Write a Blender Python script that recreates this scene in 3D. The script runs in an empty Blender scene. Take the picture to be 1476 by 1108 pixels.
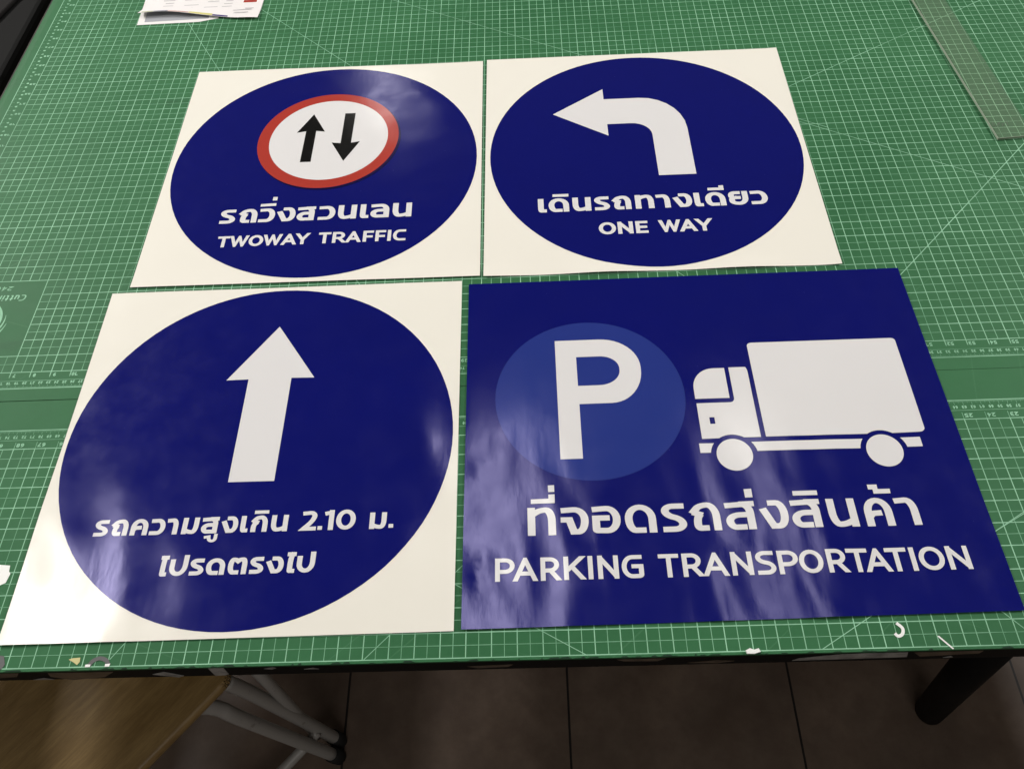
import bpy, bmesh, math, random
from mathutils import Vector, noise
random.seed(7)
C = bpy.context.scene.collection
IN = 0.0254                       # the mats are ruled in inches
OX, OY, TOP = -46.0, 9.0, 0.762   # table origin in mat inches, mat surface height in metres

def W(x, y, z=0.0):               # mat inches -> world metres
    return Vector(((x - OX) * IN, (y - OY) * IN, TOP + z * IN))

# ------------------------------------------------------------------ camera, world, lamps, exposure
scn = bpy.context.scene
cam = bpy.data.cameras.new('camera'); co = bpy.data.objects.new('camera', cam); C.objects.link(co)
co.location = W(-43.9137, -9.7719, 32.5417); co.rotation_euler = (0.6034, 0.0431, -0.0108)
cam.sensor_width = 36; cam.lens = 36 * 1215.46 / 1476; cam.clip_start = 0.02; cam.clip_end = 60
scn.camera = co
wd = bpy.data.worlds.new('World'); scn.world = wd; wd.use_nodes = True
bg = wd.node_tree.nodes['Background']; bg.inputs[0].default_value = (1.0, 0.93, 0.82, 1); bg.inputs[1].default_value = 0.07
scn.view_settings.view_transform = 'Standard'; scn.view_settings.look = 'None'
scn.view_settings.exposure = 0.64; scn.view_settings.gamma = 1.0

def lamp(name, x, y, z, sx, sy, power, col=(1.0, 0.95, 0.86), tilt=(0, 0)):
    d = bpy.data.lights.new(name, 'AREA'); d.shape = 'RECTANGLE'; d.size = sx * IN; d.size_y = sy * IN
    d.energy = power; d.color = col
    o = bpy.data.objects.new(name, d); C.objects.link(o); o.location = W(x, y, z)
    o.rotation_euler = (math.radians(tilt[0]), math.radians(tilt[1]), 0)
    return o
# fluorescent fittings of the workshop ceiling (outside the frame), plus added side and rear fills
COOL = (1.0, 0.97, 0.93)
lamp('ceiling_lamp', -48.5, 35, 72, 6, 40, 2.8, COOL)
lamp('ceiling_lamp', -107, 28, 72, 10, 24, 8.0, COOL)
lamp('ceiling_lamp', -71.5, 134, 72, 9, 8, 0.95, COOL)
lamp('ceiling_lamp', -15, 36, 72, 6, 40, 1.5, COOL)
lamp('side_fill', 95, 80, 84, 14, 60, 98, COOL, tilt=(-10, 40))  # added fill on the right, brightens the sheets without mirroring in them
lamp('side_fill', -165, 100, 84, 14, 60, 78, COOL, tilt=(-18, -38))  # added fill on the left, placed clear of the signs' reflections
lamp('rear_fill', -46, -74, 80, 60, 10, 11, COOL)  # added fill behind the camera, lifts the floor and table front

# ------------------------------------------------------------------ materials
def mat(name, col, rough=0.5, spec=0.5, metal=0.0):
    m = bpy.data.materials.new(name); m.use_nodes = True
    b = m.node_tree.nodes['Principled BSDF']
    b.inputs['Base Color'].default_value = (*col, 1); b.inputs['Roughness'].default_value = rough
    b.inputs['Specular IOR Level'].default_value = spec; b.inputs['Metallic'].default_value = metal
    return m
def nodes(m): return m.node_tree.nodes, m.node_tree.links, m.node_tree.nodes['Principled BSDF']
def coords(m, scale=(1, 1, 1), rot=(0, 0, 0)):
    n, l, b = nodes(m)
    g = n.new('ShaderNodeNewGeometry'); mp = n.new('ShaderNodeMapping')
    mp.inputs['Rotation'].default_value = rot; l.new(g.outputs['Position'], mp.inputs[0])
    m2_ = n.new('ShaderNodeMapping'); m2_.inputs['Scale'].default_value = scale; l.new(mp.outputs[0], m2_.inputs[0]); return m2_.outputs[0]
def noise_tex(m, scale, detail=4, rough=0.55, sc=(1, 1, 1), rot=(0, 0, 0)):
    n, l, b = nodes(m); t = n.new('ShaderNodeTexNoise')
    t.inputs['Scale'].default_value = scale; t.inputs['Detail'].default_value = detail; t.inputs['Roughness'].default_value = rough
    l.new(coords(m, sc, rot), t.inputs['Vector']); return t.outputs['Fac']
def ramp(m, fac, lo, hi, a, b_):
    n, l, b = nodes(m); r = n.new('ShaderNodeMapRange'); r.inputs['From Min'].default_value = lo; r.inputs['From Max'].default_value = hi
    r.inputs['To Min'].default_value = a; r.inputs['To Max'].default_value = b_; l.new(fac, r.inputs['Value']); return r.outputs[0]
def mixcol(m, fac, a, b_, mode='MIX'):
    n, l, b = nodes(m); x = n.new('ShaderNodeMix'); x.data_type = 'RGBA'; x.blend_type = mode
    if isinstance(fac, float): x.inputs[0].default_value = fac
    else: l.new(fac, x.inputs[0])
    for s, v in ((6, a), (7, b_)):
        if isinstance(v, tuple): x.inputs[s].default_value = (*v, 1)
        else: l.new(v, x.inputs[s])
    return x.outputs[2]
def bump(m, fac, strength, dist=0.001):
    n, l, b = nodes(m); bp = n.new('ShaderNodeBump'); bp.inputs['Strength'].default_value = strength; bp.inputs['Distance'].default_value = dist
    l.new(fac, bp.inputs['Height']); l.new(bp.outputs[0], b.inputs['Normal'])

def vinyl(name, col, rough=0.15, var=0.05, tint=None):
    m = mat(name, col, rough, 0.5); n, l, b = nodes(m)
    if tint: b.inputs['Specular IOR Level'].default_value = .62; b.inputs['Specular Tint'].default_value = (*tint, 1)
    f = noise_tex(m, 9, 3)
    c2 = tuple(min(1, c * (1 + var)) for c in col); c1 = tuple(c * (1 - var) for c in col)
    l.new(mixcol(m, f, c1, c2), b.inputs['Base Color'])
    rg = ramp(m, noise_tex(m, 30, 4, .6), .3, .7, rough - .03, rough + .04)
    scuff = ramp(m, noise_tex(m, 1.0, 2, .5, (120, 9, 1), (0, 0, .05)), .70, .80, 0, .025)
    dust = ramp(m, noise_tex(m, 420, 1, .5), .76, .82, 0, .12)
    s1 = n.new('ShaderNodeMath'); l.new(rg, s1.inputs[0]); l.new(scuff, s1.inputs[1]); s2 = n.new('ShaderNodeMath'); l.new(s1.outputs[0], s2.inputs[0]); l.new(dust, s2.inputs[1])
    l.new(s2.outputs[0], b.inputs['Roughness'])
    bump(m, noise_tex(m, 60, 3, .55, (2.2, .8, 1)), .10, .0006)
    return m
PAPER = vinyl('white_vinyl', (0.80, 0.772, 0.695), .17, .015)
INKW = vinyl('white_ink', (0.69, 0.678, 0.680), .15, .02)
NAVY = vinyl('navy_ink', (0.0014, 0.0036, 0.116), .15, .08, (.66, .62, 1.0))
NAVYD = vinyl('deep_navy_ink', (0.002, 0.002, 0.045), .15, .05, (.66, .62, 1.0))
DISC = vinyl('royal_blue_ink', (0.017, 0.033, 0.205), .15, .05, (.66, .62, 1.0))
RED = vinyl('red_ink', (0.37, 0.038, 0.026), .15, .04)
BLACK = vinyl('black_ink', (0.003, 0.003, 0.003), .15, .04)

def mat_green():
    m = mat('cutting_mat_green', (0.05, 0.17, 0.075), .65, .10); n, l, b = nodes(m)
    big = noise_tex(m, 3.2, 5, .6); fine = noise_tex(m, 60, 4, .6)
    c = mixcol(m, ramp(m, big, .3, .7, 0, 1), (0.027, 0.110, 0.045), (0.040, 0.150, 0.063))
    c = mixcol(m, ramp(m, fine, .35, .75, 0, .35), c, (0.046, 0.150, 0.070))
    smudge = ramp(m, noise_tex(m, 7, 6, .7, (1, 2.2, 1)), .62, .76, 0, .55)
    c = mixcol(m, smudge, c, (0.026, 0.085, 0.042))
    for sc, rt in (((2, 160, 1), .35), ((160, 2, 1), .2), ((3, 200, 1), -.7)):
        cut = ramp(m, noise_tex(m, 1.0, 2, .5, sc, (0, 0, rt)), .70, .74, 0, .22)
        c = mixcol(m, cut, c, (0.10, 0.24, 0.13))
    l.new(c, b.inputs['Base Color'])
    l.new(ramp(m, big, .3, .7, .46, .62), b.inputs['Roughness'])
    bump(m, noise_tex(m, 900, 2, .5), .10, .0004)
    return m
GREEN = mat_green()
def line_mat(name, col, lo, hi):
    m = mat(name, col, .6, .15); n, l, b = nodes(m)
    f = ramp(m, noise_tex(m, 14, 6, .7), .34, .66, lo, hi)
    l.new(mixcol(m, f, (0.06, 0.19, 0.09), col), b.inputs['Base Color']); return m
LINE = line_mat('mat_line_print', (0.33, 0.62, 0.42), .50, 1.0)
THIN = line_mat('mat_fine_line_print', (0.32, 0.62, 0.41), .15, .80)

# ------------------------------------------------------------------ object helpers
def link(name, me, parent=None, loc=None):
    o = bpy.data.objects.new(name, me); C.objects.link(o)
    if parent: o.parent = parent
    if loc is not None: o.location = loc
    return o
def thing(name, label, cat, loc, group=None):
    o = bpy.data.objects.new(name, None); o.empty_display_size = .02; C.objects.link(o); o.location = loc
    o['label'] = label; o['category'] = cat
    if group: o['group'] = group
    return o
def tag(o, label, cat, group=None):
    o['label'] = label; o['category'] = cat
    if group: o['group'] = group
    return o
def origin(parent): return parent.location if parent else Vector((0, 0, 0))
def finish(name, bm, m, parent=None, smooth=False, loc=None):
    """bm in world metres; becomes one mesh with its origin at the parent's"""
    org = origin(parent) if parent else (loc or Vector((0, 0, 0)))
    bmesh.ops.translate(bm, verts=bm.verts, vec=-Vector(org))
    me = bpy.data.meshes.new(name); bm.to_mesh(me); bm.free(); me.materials.append(m)
    if smooth:
        for p in me.polygons: p.use_smooth = True
    return link(name, me, parent, None if parent else org)
def add_box(bm, x0, x1, y0, y1, z0, z1):
    v = [bm.verts.new(W(x, y, z)) for z in (z0, z1) for y in (y0, y1) for x in (x0, x1)]
    for f in ((0, 2, 3, 1), (4, 5, 7, 6), (0, 1, 5, 4), (1, 3, 7, 5), (3, 2, 6, 7), (2, 0, 4, 6)): bm.faces.new([v[i] for i in f])
def bevel(bm, w, seg=2):
    bmesh.ops.bevel(bm, geom=list(bm.edges), offset=w * IN, segments=seg, affect='EDGES', profile=.5)
def add_quad(bm, pts, z):
    vs = [bm.verts.new(W(x, y, z)) for x, y in pts]
    f = bm.faces.new(vs); f.normal_update()
    if f.normal.z < 0: f.normal_flip()
def add_line(bm, a, b, w, z):
    a = Vector(a); b = Vector(b); d = (b - a).normalized(); n = Vector((-d.y, d.x)) * w / 2
    add_quad(bm, [a + n, a - n, b - n, b + n], z)
def add_prism(bm, pts, z0, z1):
    n = len(pts); A = [bm.verts.new(W(x, y, z0)) for x, y in pts]; B = [bm.verts.new(W(x, y, z1)) for x, y in pts]
    bm.faces.new(B); bm.faces.new(A[::-1])
    for i in range(n): bm.faces.new([A[i], A[(i + 1) % n], B[(i + 1) % n], B[i]])
    bmesh.ops.recalc_face_normals(bm, faces=bm.faces)
def add_tube(bm, pts, r, seg=16, r_end=None):
    """pts in mat inches (x, y, z); tube with caps"""
    P = [W(*p) for p in pts]; rings = []; up = Vector((0, 0, 1)); last = None
    for i, p in enumerate(P):
        t = (P[min(i + 1, len(P) - 1)] - P[max(i - 1, 0)]).normalized()
        if last is None: u = t.cross(up if abs(t.z) < .9 else Vector((1, 0, 0))).normalized()
        else: u = (last - t * last.dot(t)).normalized()
        last = u; v = t.cross(u); rr = (r if r_end is None else r + (r_end - r) * i / (len(P) - 1)) * IN
        rings.append([bm.verts.new(p + (u * math.cos(k * 2 * math.pi / seg) + v * math.sin(k * 2 * math.pi / seg)) * rr) for k in range(seg)])
    for a, b in zip(rings, rings[1:]):
        for k in range(seg): bm.faces.new([a[k], a[(k + 1) % seg], b[(k + 1) % seg], b[k]])
    bm.faces.new(rings[0][::-1]); bm.faces.new(rings[-1])
def spline(pts, n=8):
    """Catmull-Rom through points"""
    Q = [Vector(p) for p in pts]; Q = [Q[0] * 2 - Q[1]] + Q + [Q[-1] * 2 - Q[-2]]; out = []
    for i in range(1, len(Q) - 2):
        for k in range(n):
            t = k / n; a, b, c, d = Q[i - 1:i + 3]
            out.append(.5 * ((2 * b) + (c - a) * t + (2 * a - 5 * b + 4 * c - d) * t * t + (3 * b - a - 3 * c + d) * t ** 3))
    out.append(Q[-2]); return out

# ------------------------------------------------------------------ stroke lettering
def rounded(pts, closed=False, n=7):
    """polyline with corner rounding: each point (x, y[, r]); r = fraction of the neighbouring segments"""
    P = [Vector((p[0], p[1])) for p in pts]; R = [p[2] if len(p) > 2 else 0 for p in pts]; N = len(P); out = []
    for i in range(N):
        if (not closed and i in (0, N - 1)) or not R[i]: out.append((P[i], True)); continue
        a, b, c = P[i - 1], P[i], P[(i + 1) % N]; s = b + (a - b) * min(R[i], R[i] / (R[i] + R[i - 1])); e = b + (c - b) * min(R[i], R[i] / (R[i] + R[(i + 1) % N]))
        c1 = s + (b - s) * .56; c2 = e + (b - e) * .56
        for k in range(n + 1):
            t = k / n; out.append((s * (1 - t) ** 3 + c1 * 3 * t * (1 - t) ** 2 + c2 * 3 * t * t * (1 - t) + e * t ** 3, False))
    res = []
    for p, s in out:
        if not res or (p - res[-1]).length > 1e-6: res.append(p)
    if closed and (res[0] - res[-1]).length < 1e-6: res.pop()
    return res
def stroke_quads(P, wx, wy, closed=False, ext=(1.0, 1.0)):
    """quads along a centre line, elliptical pen wx, wy (half widths), square caps"""
    S = [Vector((p.x / wx, p.y / wy)) for p in P]; N = len(S)
    if not closed:
        S[0] = S[0] + (S[0] - S[1]).normalized() * ext[0]; S[-1] = S[-1] + (S[-1] - S[-2]).normalized() * ext[1]
    L = []; Rr = []
    for i in range(N):
        d0 = (S[i] - S[i - 1]).normalized() if (closed or i) else None
        d1 = (S[(i + 1) % N] - S[i]).normalized() if (closed or i < N - 1) else None
        if d0 is None: d0 = d1
        if d1 is None: d1 = d0
        n0 = Vector((-d0.y, d0.x)); n1 = Vector((-d1.y, d1.x)); m = n0 + n1
        if m.length < 1e-4: m = n0
        m.normalize(); k = 1 / max(.3, m.dot(n0)); m = m * k
        L.append(Vector(((S[i].x + m.x) * wx, (S[i].y + m.y) * wy))); Rr.append(Vector(((S[i].x - m.x) * wx, (S[i].y - m.y) * wy)))
    return [[L[i], Rr[i], Rr[(i + 1) % N], L[(i + 1) % N]] for i in range(N if closed else N - 1)]
G = {
 'ร': [[(.93, 1), (0, 1, .5), (0, .60, .5), (1, .43, .5), (1, 0, .5), (.02, 0)]],
 'ถ': [[(1, 0), (1, 1, .52), (.30, 1, .48), (.04, .74)], 'az', [(.0, .69), (.37, .57)], 'a', [(.28, .58), (.15, .42, .5), (.15, 0, .4), (.46, 0)]],
 'ว': [[(.03, .97), (1, 1, .55), (1, 0, .5), (0, 0)]],
 'ง': [[(.46, 1), (1, 1, .62), (1, 0, .55), (.42, 0), (.06, .66)]],
 'ล': [[(1, 0), (1, 1, .45), (.02, .96)], 'a', [(.97, .53), (0, .53, .5), (0, 0, .5), (.58, 0)]],
 'ส': [[(1, 0), (1, 1, .40), (.02, .96)], 'a', [(.97, .53), (0, .53, .5), (0, 0, .5), (.58, 0)], [(.7, 1), (1.06, 1)]],
 'น': ['z', [(0, 1), (0, 0, .5), (.55, 0, .4), (1, .17)], [(1, 1), (1, 0)]],
 'ม': ['a', [(0, .17), (.45, 0, .4), (1, 0, .5), (1, 1)], [(0, 1), (0, 0)]],
 'เ': [[(0, 1), (0, 0, .3), (1, 0)]],
 'ด': [[(1, 0), (1, 1, .52), (0, 1, .5), (0, 0, .5), (.55, 0)]],
 'ท': [[(0, 1), (0, 0)], 'a', [(0, .78), (.42, 1, .45), (1, 1, .5), (1, 0)]],
 'า': [[(.02, .96), (1, 1, .5), (1, 0)]],
 'ย': [[(.48, 1), (.02, 1, .5), (.02, .54, .4), (.48, .54)], [(.26, .54), (.02, .48, .4), (.04, 0, .5), (1, 0, .5), (1, 1)]],
 'ค': [[(0, 0), (0, 1, .5), (1, 1, .52), (1, 0)], 'a', [(.02, .30), (.2, .44, .4), (.48, .45)]],
 'ก': [[(1, 0), (1, 1, .52), (.30, 1, .48), (.06, .74)], 'az', [(.02, .70), (.40, .58)], 'a', [(.30, .60), (.04, .42, .5), (.04, 0)]],
 'โ': [[(0, 1.31), (1, 1.31)], [(.55, 1.30), (.3, 1.05, .5), (.3, 0, .12), (.95, 0)]],
 'ไ': [[(0, 1.31), (1, 1.31)], [(.80, 1.30), (.3, 1.02, .5), (.3, 0, .12), (.95, 0)]],
 'ป': [[(0, 1), (0, 0, .5), (1, 0, .5), (1, 1.31)]],
 'ต': [[(1, 0), (1, 1, .4), (.66, 1, .4), (.5, .87), (.34, 1, .4), (0, 1, .5), (0, 0, .5), (.45, 0)]],
 'จ': [[(.02, .95), (1, 1, .58), (1, 0, .58), (.44, 0), (.24, .53), (0, .53)]],
 'อ': [[(.01, .95), (1, 1, .52), (1, 0, .5), (0, 0.02, .08), (0, .56), (.48, .56)]],
 '2': [[(.04, .95), (1, 1, .5), (1, .55, .5), (0, 0), (1, 0)]],
 '1': [[(1, 1), (1, 0)], [(0, .92), (.8, .96)]],
 '0': ['o', [(1, 1, .5), (1, 0, .5), (0, 0, .5), (0, 1, .5)]],
 '3': [[(0, 1), (1, 1, .5), (1, .53, .5), (.3, .53)], [(.6, .53), (1, .53, .5), (1, 0, .5), (0, 0)]],
 '4': [[(.75, 0), (.75, 1), (0, .3), (1, .3)]],
 '5': [[(1, 1), (.05, 1), (.05, .58), (1, .58, .5), (1, 0, .5), (0, 0)]],
 '6': [[(.8, 1), (0, .8, .5), (0, 0, .5), (1, 0, .5), (1, .55, .5), (0, .55)]],
 '7': [[(0, 1), (1, 1), (.3, 0)]],
 '8': ['o', [(1, 1, .5), (1, .52, .5), (0, .52, .5), (0, 1, .5)], 'o', [(1, .5, .5), (1, 0, .5), (0, 0, .5), (0, .5, .5)]],
 '9': [[(.2, 0), (1, .2, .5), (1, 1, .5), (0, 1, .5), (0, .45, .5), (1, .45)]],
 'T': [[(0, 1), (1, 1)], [(.5, 1), (.5, 0)]],
 'W': ['c', [(0, 1), (.25, 0), (.5, 1), (.75, 0), (1, 1)]],
 'A': ['c', [(0, 0), (.5, 1), (1, 0)], [(.22, .28), (.78, .28)]],
 'Y': ['c', [(0, 1), (.5, .40), (1, 1)], [(.5, .44), (.5, 0)]],
 'R': [[(0, 0), (0, 1), (.96, 1, .5), (.96, .42, .5), (0, .42)], 'c', [(.48, .46), (1, 0)]],
 'F': [[(0, 0), (0, 1), (1, 1)], [(.04, .46), (.88, .46)]],
 'I': [[(.5, 0), (.5, 1)]],
 'C': [[(1, 1), (0, 1, .54), (0, 0, .5), (1, 0)]],
 'E': [[(1, 1), (0, 1), (0, 0), (1, 0)], [(.04, .51), (.9, .51)]],
 'N': [[(0, 0), (0, 1)], [(1, 0), (1, 1)], 'c', [(0, 1), (1, 0)]],
 'O': ['o', [(1, 1, .5), (1, 0, .5), (0, 0, .5), (0, 1, .5)]],
 'P': [[(0, 0), (0, 1), (1, 1, .5), (1, .40, .5), (0, .40)]],
 'K': [[(0, 0), (0, 1)], 'c', [(.95, 1), (.1, .40)], 'c', [(.36, .58), (1, 0)]],
 'G': [[(.94, 1), (0, 1, .54), (0, 0, .5), (1, .02, .15), (1, .52), (.58, .52)]],
 'S': [[(.93, 1), (0, 1, .5), (0, .56, .5), (1, .46, .5), (1, 0, .5), (.03, 0)]],
 'u': [[(0, 1), (0, 0, .5), (1, 0, .5), (1, 1)], [(1, 1), (1, 0)]],
 't': [[(.4, 1.4), (.4, 0, .25), (1, 0)], [(0, 1), (.9, 1)]],
 'i': [[(.5, 1), (.5, 0)], [(.5, 1.42), (.5, 1.45)]],
 'n': [[(0, 1), (0, 0)], [(0, .8), (.4, 1, .4), (1, 1, .5), (1, 0)]],
 'g': [[(1, 1), (0, 1, .5), (0, .1, .5), (1, .1)], [(1, 1), (1, -.4, .4), (0, -.4)]],
}
def glyph_quads(ch, x0, x1, y0, h, wx, wy):
    """returns list of (quads, clip) for one glyph filling the box x0..x1, baseline y0, height h"""
    out = []; closed = clip = False; fl = ''
    a, b = (x0 + wx, x1 - wx) if x1 - x0 > 2 * wx else ((x0 + x1) / 2,) * 2
    for st in G[ch]:
        if st == 'o': closed = True; continue
        if st == 'c': clip = True; continue
        if st in ('a', 'z', 'az'): fl = st; continue
        pts = [(a + p[0] * (b - a), y0 + wy + p[1] * (h - 2 * wy), *p[2:]) for p in st]
        q = stroke_quads(rounded(pts, closed), wx, wy, closed, tuple((3.0 if clip and p[1] in (0, 1) else .2 if clip or k in fl else 1.0) for p, k in ((st[0], 'a'), (st[-1], 'z'))))
        out.append((q, (y0, y0 + h) if clip else None)); closed = clip = False; fl = ''
    return out

def glyph_faces(*a):
    """one glyph as triangles without overlaps"""
    from mathutils.geometry import delaunay_2d_cdt
    V = []; F = []
    for quads, clip in glyph_quads(*a):
        b2 = bmesh.new()
        for q in quads:
            try: b2.faces.new([b2.verts.new((p.x, p.y, 0)) for p in q])
            except ValueError: pass
        if clip:
            for co_, no in (((0, clip[0], 0), (0, -1, 0)), ((0, clip[1], 0), (0, 1, 0))) + ((((a[1], 0, 0), (-1, 0, 0)), ((a[2], 0, 0), (1, 0, 0))) if a[0] == 'N' else ()):
                bmesh.ops.bisect_plane(b2, geom=b2.verts[:] + b2.edges[:] + b2.faces[:], plane_co=co_, plane_no=no, clear_outer=True)
        for f in b2.faces:
            if f.calc_area() < 1e-7: continue
            f.normal_update(); vs = [v.co.to_2d() for v in f.verts]
            if f.normal.z < 0: vs.reverse()
            F.append(list(range(len(V), len(V) + len(vs)))); V += vs
        b2.free()
    T3 = []
    for q in F:
        for k in range(1, len(q) - 1):
            t = [V[q[0]], V[q[k]], V[q[k + 1]]]; A2 = (t[1] - t[0]).cross(t[2] - t[0])
            if abs(A2) > 1e-8: T3.append(t if A2 > 0 else t[::-1])
    E_ = [(q[k], q[(k + 1) % len(q)]) for q in F for k in range(len(q))]
    v, e, f, ov, oe, of = delaunay_2d_cdt(V, E_, [], 0, 1e-5)
    def inside(p): return any((t[1] - t[0]).cross(p - t[0]) > -1e-9 and (t[2] - t[1]).cross(p - t[1]) > -1e-9 and (t[0] - t[2]).cross(p - t[2]) > -1e-9 for t in T3)
    return [[v[i] for i in t] for t in f if inside((v[t[0]] + v[t[1]] + v[t[2]]) / 3)]

# ------------------------------------------------------------------ flat print on a softly curled sheet
class Print:
    """collects flat faces (mat inches); built as one mesh draped on the sheet surface h(x, y)"""
    def __init__(self, h, level): self.h = h; self.bm = bmesh.new(); self.z = level; self.step = 0
    def face(self, pts):
        try: f = self.bm.faces.new([self.bm.verts.new((p[0], p[1], self.step)) for p in pts])
        except ValueError: return
        f.normal_update()
        if f.normal.z < 0: f.normal_flip()
    def poly(self, loop): self.face(loop); self.step += .0007
    def loops(self, loops):
        from mathutils.geometry import tessellate_polygon
        L = [[Vector((p[0], p[1], 0)) for p in lp] for lp in loops]; flat = [v for lp in L for v in lp]
        for t in tessellate_polygon(L): self.face([flat[i] for i in t])
        self.step += .0007
    def glyph(self, *a):
        for t in glyph_faces(*a): self.face(t)
        self.step += .0004
    def text(self, glyphs, y0, h, wx, wy, dig=1.22):
        for ch, a, b in glyphs: self.glyph(ch, a, b, y0, h * (dig if ch in '0123456789' else 1), wx, wy)
    def build(self, name, m, parent, cell=.36, thick=0.0):
        bm = self.bm; bmesh.ops.remove_doubles(bm, verts=bm.verts, dist=1e-5)
        xs = [v.co.x for v in bm.verts]; ys = [v.co.y for v in bm.verts]
        for ax, lo, hi in ((0, min(xs), max(xs)), (1, min(ys), max(ys))):
            k = math.ceil(lo / cell)
            while k * cell < hi:
                co_ = [0, 0, 0]; no = [0, 0, 0]; co_[ax] = k * cell; no[ax] = 1
                bmesh.ops.bisect_plane(bm, geom=bm.verts[:] + bm.edges[:] + bm.faces[:], plane_co=co_, plane_no=no, dist=1e-5); k += 1
        me = bpy.data.meshes.new(name); nor = []; org = origin(parent); e = .02
        for v in bm.verts:
            x, y, s = v.co; z = self.h(x, y)
            gx = (self.h(x + e, y) - self.h(x - e, y)) / (2 * e); gy = (self.h(x, y + e) - self.h(x, y - e)) / (2 * e)
            nor.append(Vector((-gx, -gy, 1)).normalized()); v.co = W(x, y, z + self.z + s) - org
        bm.to_mesh(me); bm.free(); me.materials.append(m)
        for p in me.polygons: p.use_smooth = True
        me.normals_split_custom_set_from_vertices(nor)
        return link(name, me, parent)
def ellipse(cx, cy, rx, ry, n=96): return [(cx + rx * math.cos(2 * math.pi * k / n), cy + ry * math.sin(2 * math.pi * k / n)) for k in range(n)]
def rpoly(pts, n=6): return [(p.x, p.y) for p in rounded(pts, True, n)]
def gauss(t, w): return math.exp(-(t / w) ** 2)

# ------------------------------------------------------------------ floor
def floor_mat():
    m = mat('brown_floor_tile', (0.12, 0.085, 0.06), .42, .4); n, l, b = nodes(m)
    g = n.new('ShaderNodeNewGeometry'); sp = n.new('ShaderNodeSeparateXYZ'); l.new(g.outputs['Position'], sp.inputs[0])
    def mth(op, a, b_=None):
        x = n.new('ShaderNodeMath'); x.operation = op
        for i, v in enumerate((a, b_)):
            if v is None: continue
            if isinstance(v, float): x.inputs[i].default_value = v
            else: l.new(v, x.inputs[i])
        return x.outputs[0]
    T = 15.88 * IN
    def grout(out, off):
        f = mth('FRACT', mth('DIVIDE', mth('SUBTRACT', out, off), T)); d = mth('MINIMUM', f, mth('SUBTRACT', 1.0, f))
        return mth('LESS_THAN', d, .0050)
    gr = mth('MAXIMUM', grout(sp.outputs[0], (-42.42 - OX) * IN - 20 * T), grout(sp.outputs[1], (0.55 - OY) * IN - 20 * T))
    c = mixcol(m, ramp(m, noise_tex(m, 5, 6, .65), .3, .7, 0, 1), (0.085, 0.061, 0.046), (0.18, 0.13, 0.098))
    c = mixcol(m, ramp(m, noise_tex(m, 26, 5, .7), .4, .75, 0, .6), c, (0.095, 0.062, 0.048))
    l.new(mixcol(m, gr, c, (0.012, 0.010, 0.009)), b.inputs['Base Color'])
    l.new(ramp(m, noise_tex(m, 9, 4), .3, .7, .35, .55), b.inputs['Roughness'])
    return m
bm = bmesh.new(); add_quad(bm, [(-190, -90), (90, -90), (90, 200), (-190, 200)], -30.0)
o = finish('floor', bm, floor_mat()); o['kind'] = 'structure'

# ------------------------------------------------------------------ work table
STEEL = mat('black_painted_steel', (0.003, 0.003, 0.003), .6, .12)
BOARD = mat('dark_board', (0.03, 0.026, 0.022), .7, .3)
nn, ll, bb = nodes(BOARD); ll.new(mixcol(BOARD, ramp(BOARD, noise_tex(BOARD, 20, 5), .35, .7, 0, 1), (0.012, 0.011, 0.010), (0.045, 0.036, 0.028)), bb.inputs['Base Color'])
TAPE = mat('grey_tape', (0.26, 0.25, 0.24), .5, .4); TAPEB = mat('brown_tape', (0.09, 0.065, 0.045), .45, .4)
for m_ in (TAPE, TAPEB):
    nn, ll, bb = nodes(m_); c0 = tuple(bb.inputs['Base Color'].default_value)[:3]
    ll.new(mixcol(m_, ramp(m_, noise_tex(m_, 60, 5, .7), .35, .65, 0, 1), tuple(c * .55 for c in c0), tuple(min(1, c * 1.25) for c in c0)), bb.inputs['Base Color'])
tb = thing('work_table', 'black edged work table under the green cutting mats, tape stuck along its front edge', 'table', W(-46, 22, -30))
bm = bmesh.new(); add_box(bm, -77.7, 17.4, .12, 61, -.95, -.135); finish('table_top', bm, BOARD, tb)
bm = bmesh.new(); add_box(bm, -77.5, 17.2, -.085, .118, -1.22, -.13); finish('edge_strip', bm, STEEL, tb)
bm = bmesh.new(); add_box(bm, -77, 17, 1.2, 2.4, -2.3, -.96); finish('frame_rail', bm, STEEL, tb)
bm = bmesh.new(); add_tube(bm, [(-25.0, 1.6, -1.0), (-17.3, 4.6, -30)], .95, 24); o = finish('leg', bm, STEEL, tb, True)
for x in (-73,):
    bm = bmesh.new(); add_tube(bm, [(x, 8, -1.0), (x - 2, 9, -30)], .95, 24); finish('leg', bm, STEEL, tb, True)
def strip(pts, m, y=-.103):
    """torn tape lying on the table's front edge: outline in x, z"""
    bm = bmesh.new(); A = [bm.verts.new(W(x, y, z)) for x, z in pts]; B = [bm.verts.new(W(x, y + .016, z)) for x, z in pts]; n = len(A)
    bm.faces.new(A); bm.faces.new(B[::-1])
    for i in range(n): bm.faces.new([A[i], B[i], B[(i + 1) % n], A[(i + 1) % n]])
    bmesh.ops.recalc_face_normals(bm, faces=bm.faces); finish('tape_strip', bm, m, tb)
strip([(-34.36, -.98), (-34.15, -.72), (-32.57, -.30), (-30.14, -.27), (-29.99, -.85), (-31.97, -.92)], TAPE)
strip([(-29.9, -.30), (-27.3, -.28), (-27.35, -.60), (-29.5, -.83)], TAPEB)
strip([(-28.58, -.98), (-28.34, -.80), (-28.2, -.95)], TAPE, -.125)
strip([(-59.5, -.82), (-58.94, -.52), (-58.34, -1.10), (-58.62, -1.3)], TAPE)
strip([(-57.06, -.20), (-56.45, -.17), (-56.50, -1.0), (-56.68, -1.14), (-57.1, -1.2)], TAPE)
strip([(-54.93, -.43), (-54.52, -.24), (-54.43, -.37), (-54.63, -.51)], TAPE)
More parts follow.
